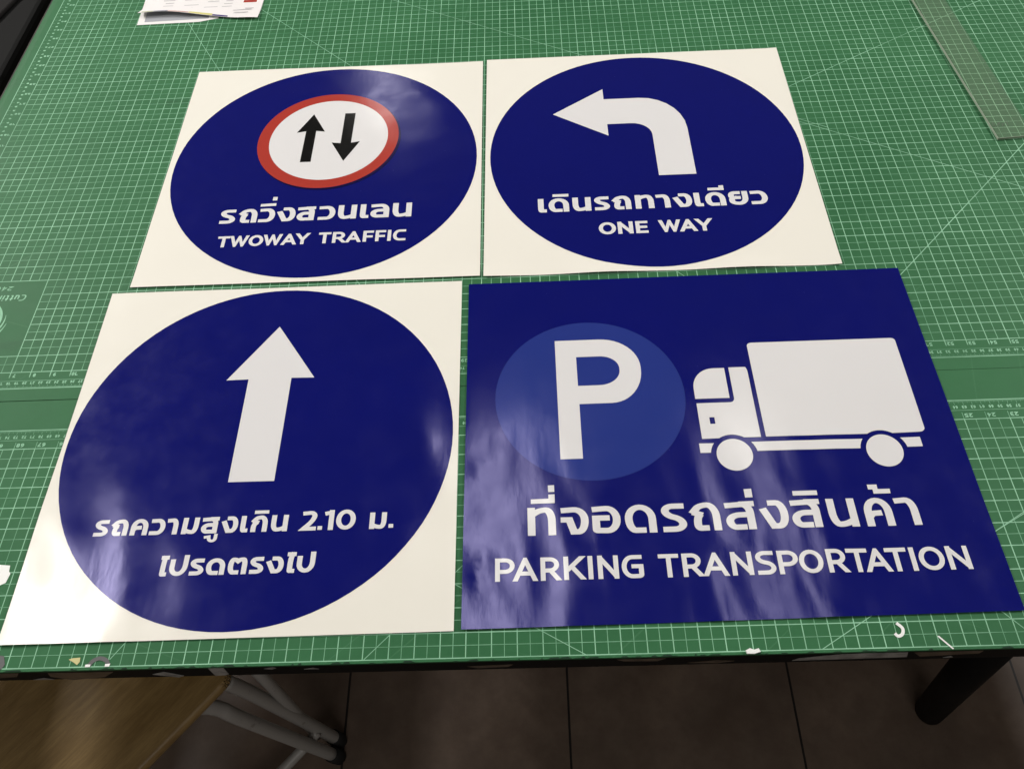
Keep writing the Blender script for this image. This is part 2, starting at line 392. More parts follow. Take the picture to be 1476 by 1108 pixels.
strip([(-64.44, -1.1), (-63.91, -.88), (-63.58, -1.12)], TAPE, -.125)
strip([(-63.47, -.32), (-60.87, -.35), (-61.49, -1.0), (-62.96, -1.3), (-63.6, -.8)], TAPEB)
strip([(-66.5, -.2), (-64.6, -.25), (-64.9, -.7), (-66.5, -.95)], TAPEB)
strip([(-47.0, -.75), (-45.2, -.62), (-45.4, -.9), (-46.6, -1.0)], TAPEB)
strip([(-41.2, -.3), (-39.3, -.28), (-39.6, -.62), (-40.9, -.55)], TAPEB)
strip([(-38.4, -.95), (-37.3, -.7), (-36.6, -.82), (-37.2, -1.08)], TAPEB)
strip([(-53.4, -.6), (-53.0, -.45), (-52.8, -.62)], TAPE)

bm = bmesh.new(); add_tube(bm, [(-25.02, 1.60, -1.05), (-24.62, 1.76, -2.6)], .985, 24); finish('tape_wrap', bm, TAPE, tb, True)
# ------------------------------------------------------------------ cutting mats
WX = .012
def small_text(bm, s, cx, cy, h, w, z, gap=.3, pen=.03, flip=True):
    """tiny printed figures; flip = turned half round, as on the mats"""
    n = len(s); tot = n * w + (n - 1) * gap * w; x = -tot / 2
    for ch in s:
        for t in glyph_faces(ch, x, x + w, -h / 2, h, pen, pen): add_quad(bm, [(cx - v.x, cy - v.y) if flip else (cx + v.x, cy + v.y) for v in t], z)
        x += w * (1 + gap); z += .0006
mt = thing('cutting_mat', 'large green cutting mat on the far table half, under the two upper round signs', 'cutting mat', W(-46, 36, 0), 'green cutting mats on the table')
# slab with a soft rolled left edge
bm = bmesh.new(); prof = [(17.5, 0), (-77.1, 0), (-77.35, -.03), (-77.6, -.13), (-77.8, -.30), (-77.92, -.52), (-77.85, -.60), (-77.6, -.36), (-77.3, -.20), (-77.0, -.125), (17.5, -.125)]
A = [bm.verts.new(W(x, 12.70, z)) for x, z in prof]; B = [bm.verts.new(W(x, 60.5, z)) for x, z in prof]
bm.faces.new(A); bm.faces.new(B[::-1])
for i in range(len(A)): bm.faces.new([A[i], B[i], B[(i + 1) % len(A)], A[(i + 1) % len(A)]])
bmesh.ops.recalc_face_normals(bm, faces=bm.faces); finish('mat_sheet', bm, GREEN, mt)
UX, UY, UW, UH = -76.57, 14.38, 92, 46    # grid line n stands at UX + n; row k at UY + k
bm = bmesh.new(); bf = bmesh.new()
def inlogo(n): return n < 7
for n in range(1, UW + 1):
    a, b = UY, UY + UH
    if 1 < n < 7: segs = [(a, UY + 1), (UY + 6, b)]
    else: segs = [(a - (.0 if n % 1 else .28), b)]
    for s in segs: add_line(bm, (UX + n, s[0]), (UX + n, s[1]), .040, .004)
    if n < UW:
        for s in ([(a, UY + 1), (UY + 6, b)] if n < 7 else [(a, b)]): add_line(bf, (UX + n + .5, s[0]), (UX + n + .5, s[1]), .031, .004)
for k in range(0, UH + 1):
    x0 = UX + (7 if 1 < k < 6 else 1); add_line(bm, (x0, UY + k), (UX + UW, UY + k), .040, .0048)
    add_line(bf, (UX + (7 if 1 <= k < 6 else 1), UY + k + .5), (UX + UW, UY + k + .5), .028, .0048)
add_line(bm, (UX - .06, UY - .98), (UX + UW + 1, UY - .98), .045, .0056); add_line(bm, (UX - .06, UY - .98), (UX - .06, UY + UH + 1), .045, .0064)
add_line(bf, (UX, UY - .52), (UX + UW, UY - .52), .02, .0056)
finish('grid_lines', bm, LINE, mt); finish('fine_grid_lines', bf, THIN, mt)
bm = bmesh.new()
def ang_line(bm, px, py, deg, t0, t1, z, w=.030):
    d = Vector((math.cos(math.radians(deg)), math.sin(math.radians(deg)))); p = Vector((px, py)); add_line(bm, p + d * t0, p + d * t1, w, z)
bA = bmesh.new(); ang_line(bA, -25.52, 18.55, 45, -5.9, 34, .0072, .040); finish('angle_line', bA, LINE, mt); ang_line(bm, -25.14, 28.94, -30, -18, 16, .0080); ang_line(bm, -28.05, 33.92, 30, -14, 20, .0088)
ang_line(bm, -66.82, 43.41, -60, -10, 33, .0096); ang_line(bm, -61.89, 44.67, -45, -12, 42, .0104); ang_line(bm, -52.53, 45.0, -30, -12, 30, .0112)
finish('angle_lines', bm, LINE, mt)
bm = bmesh.new(); bt = bmesh.new()
for i in range(int(UW * 2.54 * 2)):                           # centimetre scale along the edge
    x = UX + i / 5.08; L_ = .20 if i % 2 == 0 else .12
    add_line(bt, (x, UY - .98), (x, UY - .98 + L_), .016, .0072)
for i in range(int(UH * 2.54)):
    y = UY + i / 2.54; add_line(bt, (UX - .06, y), (UX + .16, y), .018, .0072); small_text(bm, str(i % 10), UX + .38, y, .13, .16, .0072, pen=.022)
for i in range(int(UW * 25.4)): add_line(bt, (UX + i / 25.4, UY - .98), (UX + i / 25.4, UY - .88), .011, .0068)
for n in range(1, int(UW * 2.54)):
    small_text(bm, str(n)[-2:], UX + n / 2.54, UY - .66, .15, .09, .0072, pen=.018)
for n in range(1, UW):
    small_text(bm, str(n), UX + n + .22, UY - .20, .20, .13, .0080, pen=.022); add_line(bt, (UX + n, UY - .34), (UX + n, UY), .024, .0036)
for k in range(1, UH): small_text(bm, str(k), UX + .72, UY + k + .12, .16, .16, .0080, pen=.024)
finish('ruler_ticks', bt, THIN, mt); finish('ruler_figures', bm, LINE, mt)
# maker's panel, upside down from here, cut by the picture's edge
bm = bmesh.new(); x = -70.36
for ch, w in zip('Cutting', (.30, .24, .17, .17, .10, .24, .24)):
    hh = .40 if ch == 'C' else .27
    for q in glyph_faces(ch, 0, w, 0, hh, .036, .026): add_quad(bm, [(x - v.x - .18 * v.y, 19.41 - v.y) for v in q], .004)
    x -= w + .07
x = -71.30
for ch in '240':
    for q in glyph_faces(ch, 0, .24, 0, .28, .026, .022): add_quad(bm, [(x - v.x - .2 * v.y, 20.02 - v.y) for v in q], .004)
    x -= .32
finish('panel_lettering', bm, LINE, mt)
bm = bmesh.new(); cx, cy = -72.55, 17.75
def arc_band(bm, cx, cy, r, w0, w1, a0, a1, z, n=24):
    for i in range(n):
        t0, t1 = i / n, (i + 1) / n; q = []
        for t, s in ((t0, 1), (t1, 1), (t1, -1), (t0, -1)):
            a = math.radians(a0 + (a1 - a0) * t); w = (w0 + (w1 - w0) * t) / 2 * s; q.append((cx + (r + w) * math.cos(a), cy + (r + w) * math.sin(a)))
        add_quad(bm, q, z)
arc_band(bm, cx, cy, 1.28, .20, .10, -50, 52, .004); arc_band(bm, cx, cy, 1.28, .20, .10, 130, 232, .0045)
for k, (r, a0, a1) in enumerate(((1.52, -38, 12), (1.70, -42, -8), (1.60, -62, -40))):
    arc_band(bm, cx, cy, r, .15, .02, a0, a1, .005 + k * .0006); arc_band(bm, cx, cy, r, .15, .02, 180 - a0, 180 - a1, .0065 + k * .0006)
for i in range(5):
    a = math.radians(90 + 72 * i); b_ = math.radians(90 + 72 * i + 144)
    add_line(bm, (cx + .8 * math.cos(a), cy + .8 * math.sin(a)), (cx + .8 * math.cos(b_), cy + .8 * math.sin(b_)), .08, .008 + i * .0006)
finish('emblem', bm, LINE, mt)

m2 = thing('cutting_mat', 'green cutting mat along the front table edge, under the arrow sign and the parking sign', 'cutting mat', W(-46, 6, 0), 'green cutting mats on the table')
bm = bmesh.new(); add_prism(bm, [(-77.5, -.11), (17.5, -.11), (17.5, 12.70), (-77.5, 12.655)], -.125, 0); finish('mat_sheet', bm, GREEN, m2)
bm = bmesh.new(); bf = bmesh.new(); bt = bmesh.new(); bx = bmesh.new()
for n in range(-77, 1):
    add_line(bm, (n, 0), (n, 10), .040, .004); add_line(bf, (n + .5, 0), (n + .5, 10), .030, .004); add_line(bt, (n, 10), (n, 10.36), .024, .004)
    small_text(bx, str(-n), n + .25, 10.2, .20, .15, .0072, pen=.022)
for k in range(11):
    add_line(bm, (-77, k + (.0 if k else .012)), (0, k + (.0 if k else .012)), .040, .0048)
    if k < 10: add_line(bf, (-77, k + .5), (0, k + .5), .026, .0048)
add_line(bm, (-77, 11), (0, 11), .045, .0056); add_line(bf, (-77, 10.47), (0, 10.47), .02, .0056)
for i in range(int(77 * 5.08)):
    x = 0 - i / 5.08; add_line(bt, (x, 11), (x, 11 - (.24 if i % 2 == 0 else .14)), .016, .0072)
    if i % 2 == 0 and i: small_text(bx, str(i // 2)[-2:], x, 10.64, .15, .09, .0072, pen=.018)
for i in range(int(77 * 25.4)): add_line(bt, (-i / 25.4, 11), (-i / 25.4, 10.89), .011, .0068)
ba = bmesh.new()
for px, py, dg, t0, t1 in ((-50.97, 0, 45, 0, 14), (-44.23, 1.09, -30, -16, 2.2), (-33.44, 0, 30, 0, 20), (-26.1, 1.1, -48, -.6, 1.4), (-60.95, .28, 55, 0, 12), (-25.4, 4.64, 28, -3, 8)): ang_line(ba, px, py, dg, t0, t1, .0080 + .0006 * len(ba.faces))
finish('grid_lines', bm, LINE, m2); finish('fine_grid_lines', bf, THIN, m2); finish('ruler_ticks', bt, THIN, m2); finish('ruler_figures', bx, LINE, m2); finish('angle_lines', ba, LINE, m2)

NICK = mat('worn_green', (0.012, 0.035, 0.02), .8, .2)
bm = bmesh.new()
for k in range(70):
    x = random.uniform(-68, -24); w = random.uniform(.05, .5); d = random.uniform(.015, .08)
    add_quad(bm, [(x, -.109), (x + w, -.109), (x + w * random.uniform(.6, .9), -.109 + d), (x + w * random.uniform(.1, .4), -.109 + d * random.uniform(.5, 1))], .0064 + .0002 * k)
sheet2 = next(o for o in m2.children if o.name.startswith('mat_sheet')); sheet2.data.materials.append(NICK)
bmesh.ops.translate(bm, verts=bm.verts, vec=-m2.location)
for f in bm.faces: f.material_index = 1
bm.from_mesh(sheet2.data); bm.to_mesh(sheet2.data); bm.free()
# ------------------------------------------------------------------ the four printed signs
LEV = .006
def wob(x, y, s, k): return noise.noise(Vector((x * k + s, y * k - s, s)))
def h1(x, y):      # upper left round sign: lies flat, a faint swell near its far right
    z = .010 + .018 * wob(x, y, 3.1, .16) + .004 * wob(x, y, 8.7, .5)
    z += .030 * wob(x, y, 6.6, .48) * gauss(x + 50, 5) * gauss(y - 34, 6)
    z += .05 * gauss(x + 46.6, 1.2) * gauss(y - 33, 9) + .03 * gauss(y - 19.6, .5)
    return z + .02
def h2(x, y):
    return .03 + .012 * wob(x, y, 5.3, .14) + .003 * wob(x, y, 1.7, .5) + .09 * gauss(y - 19.4, .6) * (.5 + .5 * math.sin(x * .9)) + .03 * gauss(x + 28.2, .4)
def h3(x, y):
    z = .03 + .030 * wob(x, y, 2.2, .13) + .010 * wob(x, y * .4, 6.1, .55)
    z += .11 * wob(x + .3 * y, y * .45, 7.7, .46) * gauss(x + 63, 5) * gauss(y - 4.5, 5.5) + .09 * wob(x, y * .5, 3.9, .6) * gauss(x + 49.5, 3) * gauss(y - 8, 6)
    z += .05 * gauss(x + 65.7, 2.4) * gauss(y - 5, 6) + .06 * gauss(y - .9, .8) * gauss(x + 63, 3.0)
    return z
def h4(x, y):      # the limp parking sign: soft ridges running towards the table edge
    r = max(0.0, min(1.0, (14 - y) / 9)); r = r * r * (3 - 2 * r)
    z = .035 + .020 * wob(x, y, 4.4, .12)
    z += r * (.080 * wob(x, y * .25, 9.3, .36) + .034 * wob(x + .12 * y, y * .35, 2.9, .95))
    z += .035 * gauss(x + 47.2, .9) * gauss(y - 7, 6)
    for px, py, w in ((-46.55, 8.2, .35), (-46.3, 4.0, .4), (-46.6, 3.2, .3)): z += .016 * math.exp(-((x - px) ** 2 / (w * w) + (y - py) ** 2 / (w * w * 2.2)))
    return z

def soft(h):            # never below the mat
    return lambda x, y: .022 + .5 * (h(x, y) - .012 + math.sqrt((h(x, y) - .012) ** 2 + .0004))
H1, H2, H3, H4 = soft(h1), soft(h2), soft(h3), soft(h4)
def sign(label, cx, cy): return thing('printed_sign', label, 'sign', W(cx, cy, 0))
def part(h, lev, name, m, parent, draw, **k):
    p = Print(h, lev * LEV); draw(p); return p.build(name, m, parent, **k)
def lettering(h, lev, name, parent, lines, polys=()):
    def draw(p):
        for g, y0, hh, wx, wy in lines: p.text(g, y0, hh, wx, wy)
        for q in polys: p.poly(q)
    return part(h, lev, name, INKW, parent, draw)

# --- two way traffic
s = sign('round blue two-way traffic sign print with a red ringed disc of two opposed black arrows', -55.8, 28.7)
part(H1, 0, 'vinyl_sheet', PAPER, s, lambda p: p.poly([(-65.0, 37.95), (-64.96, 19.60), (-46.65, 19.50), (-46.65, 37.70)]))
part(H1, 1, 'blue_disc', NAVY, s, lambda p: p.loops([ellipse(-55.78, 28.68, 8.855, 8.87)]))
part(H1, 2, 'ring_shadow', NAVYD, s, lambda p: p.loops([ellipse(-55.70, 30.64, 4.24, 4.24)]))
part(H1, 3, 'red_ring', RED, s, lambda p: p.loops([ellipse(-55.81, 30.78, 4.205, 4.21), ellipse(-55.78, 30.79, 3.536, 3.55)]))
part(H1, 3, 'white_disc', INKW, s, lambda p: p.loops([ellipse(-55.78, 30.79, 3.537, 3.551)]))
part(H1, 4, 'up_arrow', BLACK, s, lambda p: p.loops([[(-56.93, 33.12), (-56.08, 31.46), (-56.61, 31.56), (-56.61, 28.80), (-57.24, 28.80), (-57.22, 31.56), (-57.77, 31.46)]]))
part(H1, 4, 'down_arrow', BLACK, s, lambda p: p.loops([[(-55.01, 33.09), (-54.38, 33.09), (-54.40, 30.34), (-53.87, 30.45), (-54.70, 28.77), (-55.56, 30.43), (-55.02, 30.34)]]))
lettering(H1, 2, 'thai_lettering', s, [([('ร', -61.12, -60.26), ('ถ', -60.09, -59.05), ('ว', -58.95, -58.06), ('ง', -57.98, -56.92), ('ส', -56.83, -55.86), ('ว', -55.64, -54.70), ('น', -54.55, -53.52), ('เ', -53.32, -52.84), ('ล', -52.74, -51.71), ('น', -51.52, -50.47)], 24.03, 1.07, .155, .112)],
    [[(-58.98, 25.25), (-58.11, 25.27), (-58.11, 25.48), (-58.98, 25.45)], [(-58.36, 25.70), (-58.11, 25.70), (-58.11, 25.98), (-58.36, 25.98)]])
lettering(H1, 2, 'english_lettering', s, [([('T', -60.93, -60.26), ('W', -60.24, -59.24), ('O', -59.21, -58.42), ('W', -58.41, -57.41), ('A', -57.41, -56.62), ('Y', -56.63, -55.92), ('T', -55.41, -54.74), ('R', -54.65, -53.96), ('A', -53.91, -53.12), ('F', -52.99, -52.42), ('F', -52.32, -51.76), ('I', -51.67, -51.47), ('C', -51.37, -50.68)], 22.24, .81, .094, .080)])
# --- one way
s = sign('round blue one-way sign print with a white arrow bent to the left', -37.3, 28.6)
part(H2, 0, 'vinyl_sheet', PAPER, s, lambda p: p.poly([(-46.40, 37.86), (-46.47, 19.43), (-28.22, 19.39), (-28.10, 37.78)]))
part(H2, 1, 'blue_disc', NAVY, s, lambda p: p.loops([ellipse(-37.30, 28.54, 8.855, 8.87)]))
def bent(p):
    o_ = [(-42.41, 32.15), (-39.30, 34.36), (-39.30, 33.38)] + [(q.x, q.y) for q in rounded([(-37.4, 33.38), (-34.62, 33.38, .93), (-34.62, 30.2)])] + [(-34.62, 26.50), (-36.70, 26.50)] + [(q.x, q.y) for q in rounded([(-36.70, 29.3), (-36.70, 31.06, .62), (-38.6, 31.06)])] + [(-39.25, 31.06), (-39.25, 30.03)]
    p.loops([o_])
part(H2, 2, 'turn_arrow', INKW, s, bent)
lettering(H2, 2, 'thai_lettering', s, [([('เ', -43.52, -43.05), ('ด', -42.94, -41.83), ('น', -41.63, -40.63), ('ร', -40.44, -39.61), ('ถ', -39.48, -38.45), ('ท', -38.22, -37.21), ('า', -37.09, -36.33), ('ง', -36.19, -35.14), ('เ', -35.02, -34.55), ('ด', -34.42, -33.33), ('ย', -33.17, -32.10), ('ว', -31.98, -31.06)], 23.92, 1.05, .155, .115)],
    [[(-42.71, 25.09), (-41.83, 25.08), (-41.82, 25.29), (-42.70, 25.29)], [(-34.20, 25.12), (-33.32, 25.11), (-33.31, 25.485), (-33.57, 25.48), (-33.57, 25.32), (-34.19, 25.32)]])
lettering(H2, 2, 'english_lettering', s, [([('O', -40.33, -39.42), ('N', -39.32, -38.51), ('E', -38.37, -37.72), ('W', -37.13, -36.0), ('A', -36.03, -35.15), ('Y', -35.17, -34.34)], 22.10, .89, .108, .088)])
# --- straight on
s = sign('round blue sign print with one big white upward arrow above 2.10', -56.6, 10.1)
part(H3, 0, 'vinyl_sheet', PAPER, s, lambda p: p.poly([(-65.79, 19.22), (-65.64, .92), (-47.48, 1.05), (-47.57, 19.20)]))
part(H3, 1, 'blue_disc', NAVY, s, lambda p: p.loops([ellipse(-56.64, 10.11, 8.867, 8.88)]))
part(H3, 2, 'up_arrow', INKW, s, lambda p: p.loops([[(-56.63, 16.62), (-54.50, 13.44), (-55.60, 13.46), (-55.60, 7.92), (-57.65, 7.92), (-57.67, 13.46), (-58.74, 13.44)]]))
U = [(p.x, p.y) for p in rounded([(-58.14, 5.33), (-58.01, 5.35), (-57.98, 5.15, .5), (-57.72, 5.15, .5), (-57.72, 5.41)])]
def l5(p):
    p.text([('ร', -63.06, -62.45), ('ถ', -62.34, -61.59), ('ค', -61.47, -60.73), ('ว', -60.64, -59.99), ('า', -59.94, -59.43), ('ม', -59.25, -58.55), ('ส', -58.42, -57.72), ('ง', -57.58, -56.84), ('เ', -56.73, -56.40), ('ก', -56.29, -55.57), ('น', -55.42, -54.70),
            ('2', -54.11, -53.47), ('1', -53.14, -52.74), ('0', -52.64, -51.80), ('ม', -51.20, -50.48)], 5.50, .76, .108, .088)
    for q in stroke_quads([Vector(u) for u in U], .075, .06): p.face(q)
    p.step += .0007
    for q in ([(-56.20, 6.34), (-55.575, 6.345), (-55.585, 6.50), (-56.20, 6.495)], [(-53.40, 5.52), (-53.205, 5.52), (-53.205, 5.69), (-53.40, 5.69)], [(-50.376, 5.53), (-50.176, 5.53), (-50.18, 5.70), (-50.376, 5.70)]): p.poly(q)
part(H3, 2, 'upper_lettering', INKW, s, l5)
lettering(H3, 2, 'lower_lettering', s, [([('โ', -59.82, -59.48), ('ป', -59.40, -58.63), ('ร', -58.53, -57.94), ('ด', -57.85, -57.06), ('ต', -56.94, -56.14), ('ร', -56.02, -55.44), ('ง', -55.36, -54.61), ('ไ', -54.50, -54.13), ('ป', -54.07, -53.31)], 3.63, .735, .108, .088)])
# --- parking
s = sign('blue rectangular parking sign print with a white P and a white lorry', -36.3, 10)
part(H4, 0, 'vinyl_sheet', NAVY, s, lambda p: p.poly([(-47.21, 18.96), (-47.19, 1.09), (-25.42, 1.30), (-25.53, 19.0)]))
part(H4, 1, 'pale_circle', DISC, s, lambda p: p.loops([ellipse(-41.49, 11.82, 4.365, 4.36)]))
def bigp(p):
    ou = [(q.x, q.y) for q in rounded([(-42.98, 8.57), (-42.98, 15.11), (-39.0, 15.11, .47), (-39.0, 11.43, .5), (-41.99, 11.43), (-41.99, 8.57)], True, 12)]
    inn = [(q.x, q.y) for q in rounded([(-42.0, 12.44), (-42.0, 14.10), (-40.0, 14.10, .45), (-40.0, 12.44, .5)], True, 12)]
    p.loops([ou, inn])
part(H4, 2, 'letter_p', INKW, s, bigp)
lettering(H4, 2, 'thai_lettering', s, [([('ท', -44.49, -43.31), ('จ', -43.10, -41.93), ('อ', -41.78, -40.59), ('ด', -40.41, -39.11), ('ร', -38.87, -37.85), ('ถ', -37.70, -36.44), ('ส', -36.22, -35.02), ('ง', -34.81, -33.63), ('ส', -33.50, -32.31), ('น', -31.97, -30.80), ('ค', -30.48, -29.33), ('า', -29.17, -28.26)], 4.98, 1.285, .160, .120)],
    [[(-44.335, 6.45), (-43.315, 6.45), (-43.31, 6.87), (-43.575, 6.86), (-43.58, 6.67), (-44.335, 6.66)], [(-43.58, 6.98), (-43.315, 6.98), (-43.315, 7.31), (-43.585, 7.30)], [(-35.275, 6.435), (-34.96, 6.435), (-34.96, 6.84), (-35.28, 6.83)], [(-33.28, 6.445), (-32.25, 6.445), (-32.24, 6.665), (-33.27, 6.66)],
     [(-30.07, 6.885), (-29.665, 6.885), (-29.67, 6.67), (-29.17, 6.67), (-29.18, 6.457), (-29.887, 6.457), (-29.887, 6.66), (-30.07, 6.66)]])
lettering(H4, 2, 'english_lettering', s, [([('P', -45.86, -45.06), ('A', -45.11, -44.16), ('R', -44.01, -43.23), ('K', -43.07, -42.25), ('I', -42.09, -41.88), ('N', -41.69, -40.85), ('G', -40.72, -39.84), ('T', -39.22, -38.40), ('R', -38.27, -37.50), ('A', -37.44, -36.47), ('N', -36.31, -35.46), ('S', -35.32, -34.55), ('P', -34.44, -33.63), ('O', -33.60, -32.65), ('R', -32.49, -31.72), ('T', -31.68, -30.83), ('A', -30.97, -29.99), ('T', -30.12, -29.27), ('I', -29.16, -28.95), ('O', -28.83, -27.84), ('N', -27.71, -26.83)], 3.01, 1.0, .098, .086)])
def arc_pts(cx, cy, r, a0, a1, n=14): return [(cx + r * math.cos(math.radians(a0 + (a1 - a0) * k / n)), cy + r * math.sin(math.radians(a0 + (a1 - a0) * k / n))) for k in range(n + 1)]
lorry = bpy.data.objects.new('lorry_pictogram', None); C.objects.link(lorry); lorry.empty_display_size = .02
def lorry_draw(p):
    w1, w2, wy, R1, R2 = -35.37, -28.88, 8.53, .80, 1.02
    # cargo box with wheel arch
    a = math.degrees(math.asin((9.39 - wy) / R2))
    box = [(q.x, q.y) for q in rounded([(-33.86, 9.39), (-33.86, 14.60, .035), (-26.88, 14.60, .03), (-26.88, 9.41, .04)] , True, 6)]
    i = max(k for k, q in enumerate(box) if abs(q[1] - 9.41) < .02 and -27.6 < q[0] < -26.8)
    box = box[:i + 1] + arc_pts(w2, wy, R2, a, 180 - a) + box[i + 1:]
    p.loops([box])
    # windscreen
    p.loops([[(q.x, q.y) for q in rounded([(-35.13, 13.18), (-35.13, 11.50), (-36.69, 11.50), (-36.69, 13.18, .66)], True, 10)]])
    # cab with door handle hole and wheel arch
    cab = [(q.x, q.y) for q in rounded([(-36.67, 9.38), (-36.67, 11.26), (-34.93, 11.26, .12), (-34.93, 13.20), (-34.08, 13.20, .10), (-34.08, 9.38)], True, 6)]
    cab = cab + arc_pts(w1, wy, R2, a, 180 - a)
    p.loops([cab, [(-36.20, 10.49), (-35.97, 10.49), (-35.97, 10.14), (-36.20, 10.14)]])
    for b in ([(-36.84, 8.67), (-36.84, 9.15)] + arc_pts(w1, wy, R2, 180 - 37, 180 - 8, 8), arc_pts(w1, wy, R2, 8, 37, 8) + arc_pts(w2, wy, R2, 180 - 37, 180 - 8, 8), arc_pts(w2, wy, R2, 8, 37, 8) + [(-27.21, 9.15), (-27.21, 8.67)]): p.loops([b])
    for wx_ in (w1, w2): p.loops([ellipse(wx_, wy, R1 - .02, R1, 48)])
bpy.data.objects.remove(lorry)
part(H4, 2, 'lorry_pictogram', INKW, s, lorry_draw)

# ------------------------------------------------------------------ papers, ruler, box, scraps
DOC = vinyl('printed_paper', (0.76, 0.735, 0.73), .55, .02); INKG = mat('grey_print', (0.45, 0.44, 0.45), .6, .2)
def sheet(name, label, outline, hf, marks, m=DOC, lift=0):
    o_ = thing(name, label, 'paper', W(outline[0][0], outline[0][1], 0), None)
    part(hf, 0, 'page', m, o_, lambda p: p.poly(outline), cell=.5)
    for nm, mm, qs in marks: part(hf, 1, nm, mm, o_, lambda p: [p.poly(q) for q in qs], cell=.5)
    return o_
def rect(x0, y0, x1, y1, a=0.0):
    return [(x0, y0), (x1, y0 + a * (x1 - x0)), (x1, y1 + a * (x1 - x0)), (x0, y1)]
hl = lambda x, y: .02 + .01 * wob(x, y, 1.2, .3)
GREYP = mat('grey_block_print', (0.33, 0.34, 0.37), .6, .2)
sheet('paper_sheet', 'lower white sheet with a grey block, half under the curling printed page', [(-70.5, 43.62), (-66.2, 43.66), (-64.9, 44.0), (-64.6, 53), (-70.9, 53)], hl, [('grey_block', GREYP, [[(-70.05, 43.92), (-65.6, 44.02), (-65.6, 45.4), (-70.15, 45.4)]])])
hu = lambda x, y: .07 + .42 * gauss(y - 44.0, 1.0) * gauss(x + 69.5, 3.4) + .10 * gauss(y - 43.6, .8) * gauss(x + 62.3, 1.5) + .03 * wob(x, y, 4.1, .4)
rows = []
for i, y in enumerate((45.25, 45.6, 45.95, 46.3, 46.65, 47.0, 47.4, 47.8)):
    for x0, x1 in ((-69.2, -68.4), (-67.7, -66.6), (-66.2, -65.2), (-64.9, -64.2)):
        if (i + int(x0)) % 5: rows.append(rect(x0 + .1 * (i % 3), y, x1, y + .07, .02))
rows += [rect(-64.0, 44.7, -62.7, 44.76, .03), rect(-63.9, 44.35, -62.9, 44.42, .03), rect(-63.2, 44.9, -62.6, 44.96)]
PR = {k: mat(k, c, .5, .3) for k, c in (('olive_print', (.30, .34, .12)), ('dark_blue_print', (.02, .03, .12)), ('pink_print', (.45, .16, .13)), ('yellow_print', (.62, .58, .22)), ('violet_print', (.05, .03, .16)))}
sheet('paper_sheet', 'curling white printed page with a red mark and a coloured stripe', [(-70.55, 44.52), (-68.5, 44.60), (-65.3, 44.10), (-63.6, 43.80), (-62.10, 43.66), (-61.9, 53), (-70.0, 53)], hu,
      [('text_rows', INKG, rows), ('red_mark', RED, [rect(-63.45, 45.68, -62.52, 45.98)])] +
      [('colour_stripe', PR[k], [q]) for k, q in (('olive_print', [(-70.35, 44.60), (-69.5, 44.63), (-69.5, 44.80), (-70.3, 44.76)]), ('dark_blue_print', [(-69.48, 44.63), (-68.5, 44.64), (-68.5, 44.82), (-69.48, 44.80)]), ('pink_print', [(-68.48, 44.64), (-67.0, 44.44), (-67.0, 44.54), (-68.48, 44.76)]), ('yellow_print', [(-66.98, 44.40), (-65.35, 44.14), (-65.35, 44.38), (-66.98, 44.62)]), ('violet_print', [(-65.33, 44.13), (-64.25, 43.95), (-64.25, 44.10), (-65.33, 44.30)]))])

def clear_mat():
    m = mat('clear_grey_plastic', (0.42, 0.50, 0.41), .25, .4); n, l, b = nodes(m)
    tr = n.new('ShaderNodeBsdfTransparent'); tr.inputs[0].default_value = (.955, .955, .93, 1); mx = n.new('ShaderNodeMixShader'); mx.inputs[0].default_value = .08
    out = n['Material Output']; l.new(tr.outputs[0], mx.inputs[1]); l.new(b.outputs[0], mx.inputs[2]); l.new(mx.outputs[0], out.inputs[0]); return m
ru = thing('plastic_ruler', 'wide clear plastic ruler lying aslant on the far right of the mat', 'ruler', W(-17, 28.4, 0))
def rp(u, v):   # u across, v along the ruler
    d = Vector((-.066, 1)).normalized(); q = Vector((d.y, -d.x)); p = Vector((-17.46, 28.33)) + q * u + d * v; return (p.x, p.y)
bm = bmesh.new(); add_prism(bm, [rp(0, 0), rp(2.05, 0), rp(2.05, 26), rp(0, 26)], .02, .14); bevel(bm, .03, 1); finish('blade', bm, clear_mat(), ru)
bm = bmesh.new(); EDGE = mat('frosted_edge', (.36, .42, .33), .4, .5)
add_prism(bm, [rp(-.022, -.02), rp(-.004, -.02), rp(-.004, 26), rp(-.022, 26)], .02, .145); finish('frosted_edge', bm, EDGE, ru)
bm = bmesh.new(); add_prism(bm, [rp(-.004, -.022), rp(2.05, -.022), rp(2.05, -.004), rp(-.004, -.004)], .02, .145); finish('frosted_edge', bm, EDGE, ru)
bm = bmesh.new(); RM = mat('ruler_print', (.06, .08, .06), .5, .3)
for v in [.25 * k for k in range(4, 100)]:
    a, b = rp(1.85, v), rp(2.03, v); add_line(bm, a, b, .02, .144)
for k in range(9):
    a, b = rp(.12 + .1 * k, 1.05 + .1 * math.sin(k * 2.1)), rp(.2 + .1 * k, 1.25 + .1 * math.cos(k * 1.7)); add_line(bm, a, b, .03, .146 + .0006 * k)
finish('scale_marks', bm, RM, ru)

CLOTH = mat('black_cloth', (0.004, 0.004, 0.004), .8, .12)
bx = thing('storage_box', 'black box standing against the left edge of the table', 'box', W(-90, 42, -30))
bm = bmesh.new(); add_box(bm, -110, -79.2, 6, 66, -30, -1.0); bevel(bm, .5, 3); finish('box_body', bm, CLOTH, bx)  # near end lengthened to block light from the left under the table
bm = bmesh.new(); add_prism(bm, [(-109, 29), (-82.4, 44.0), (-80.9, 50), (-80.9, 65), (-109, 65)], -.995, -.7); bevel(bm, .12, 2)
LID = mat('dark_grey_lid', (0.009, 0.008, 0.008), .8, .12); finish('box_lid', bm, LID, bx)

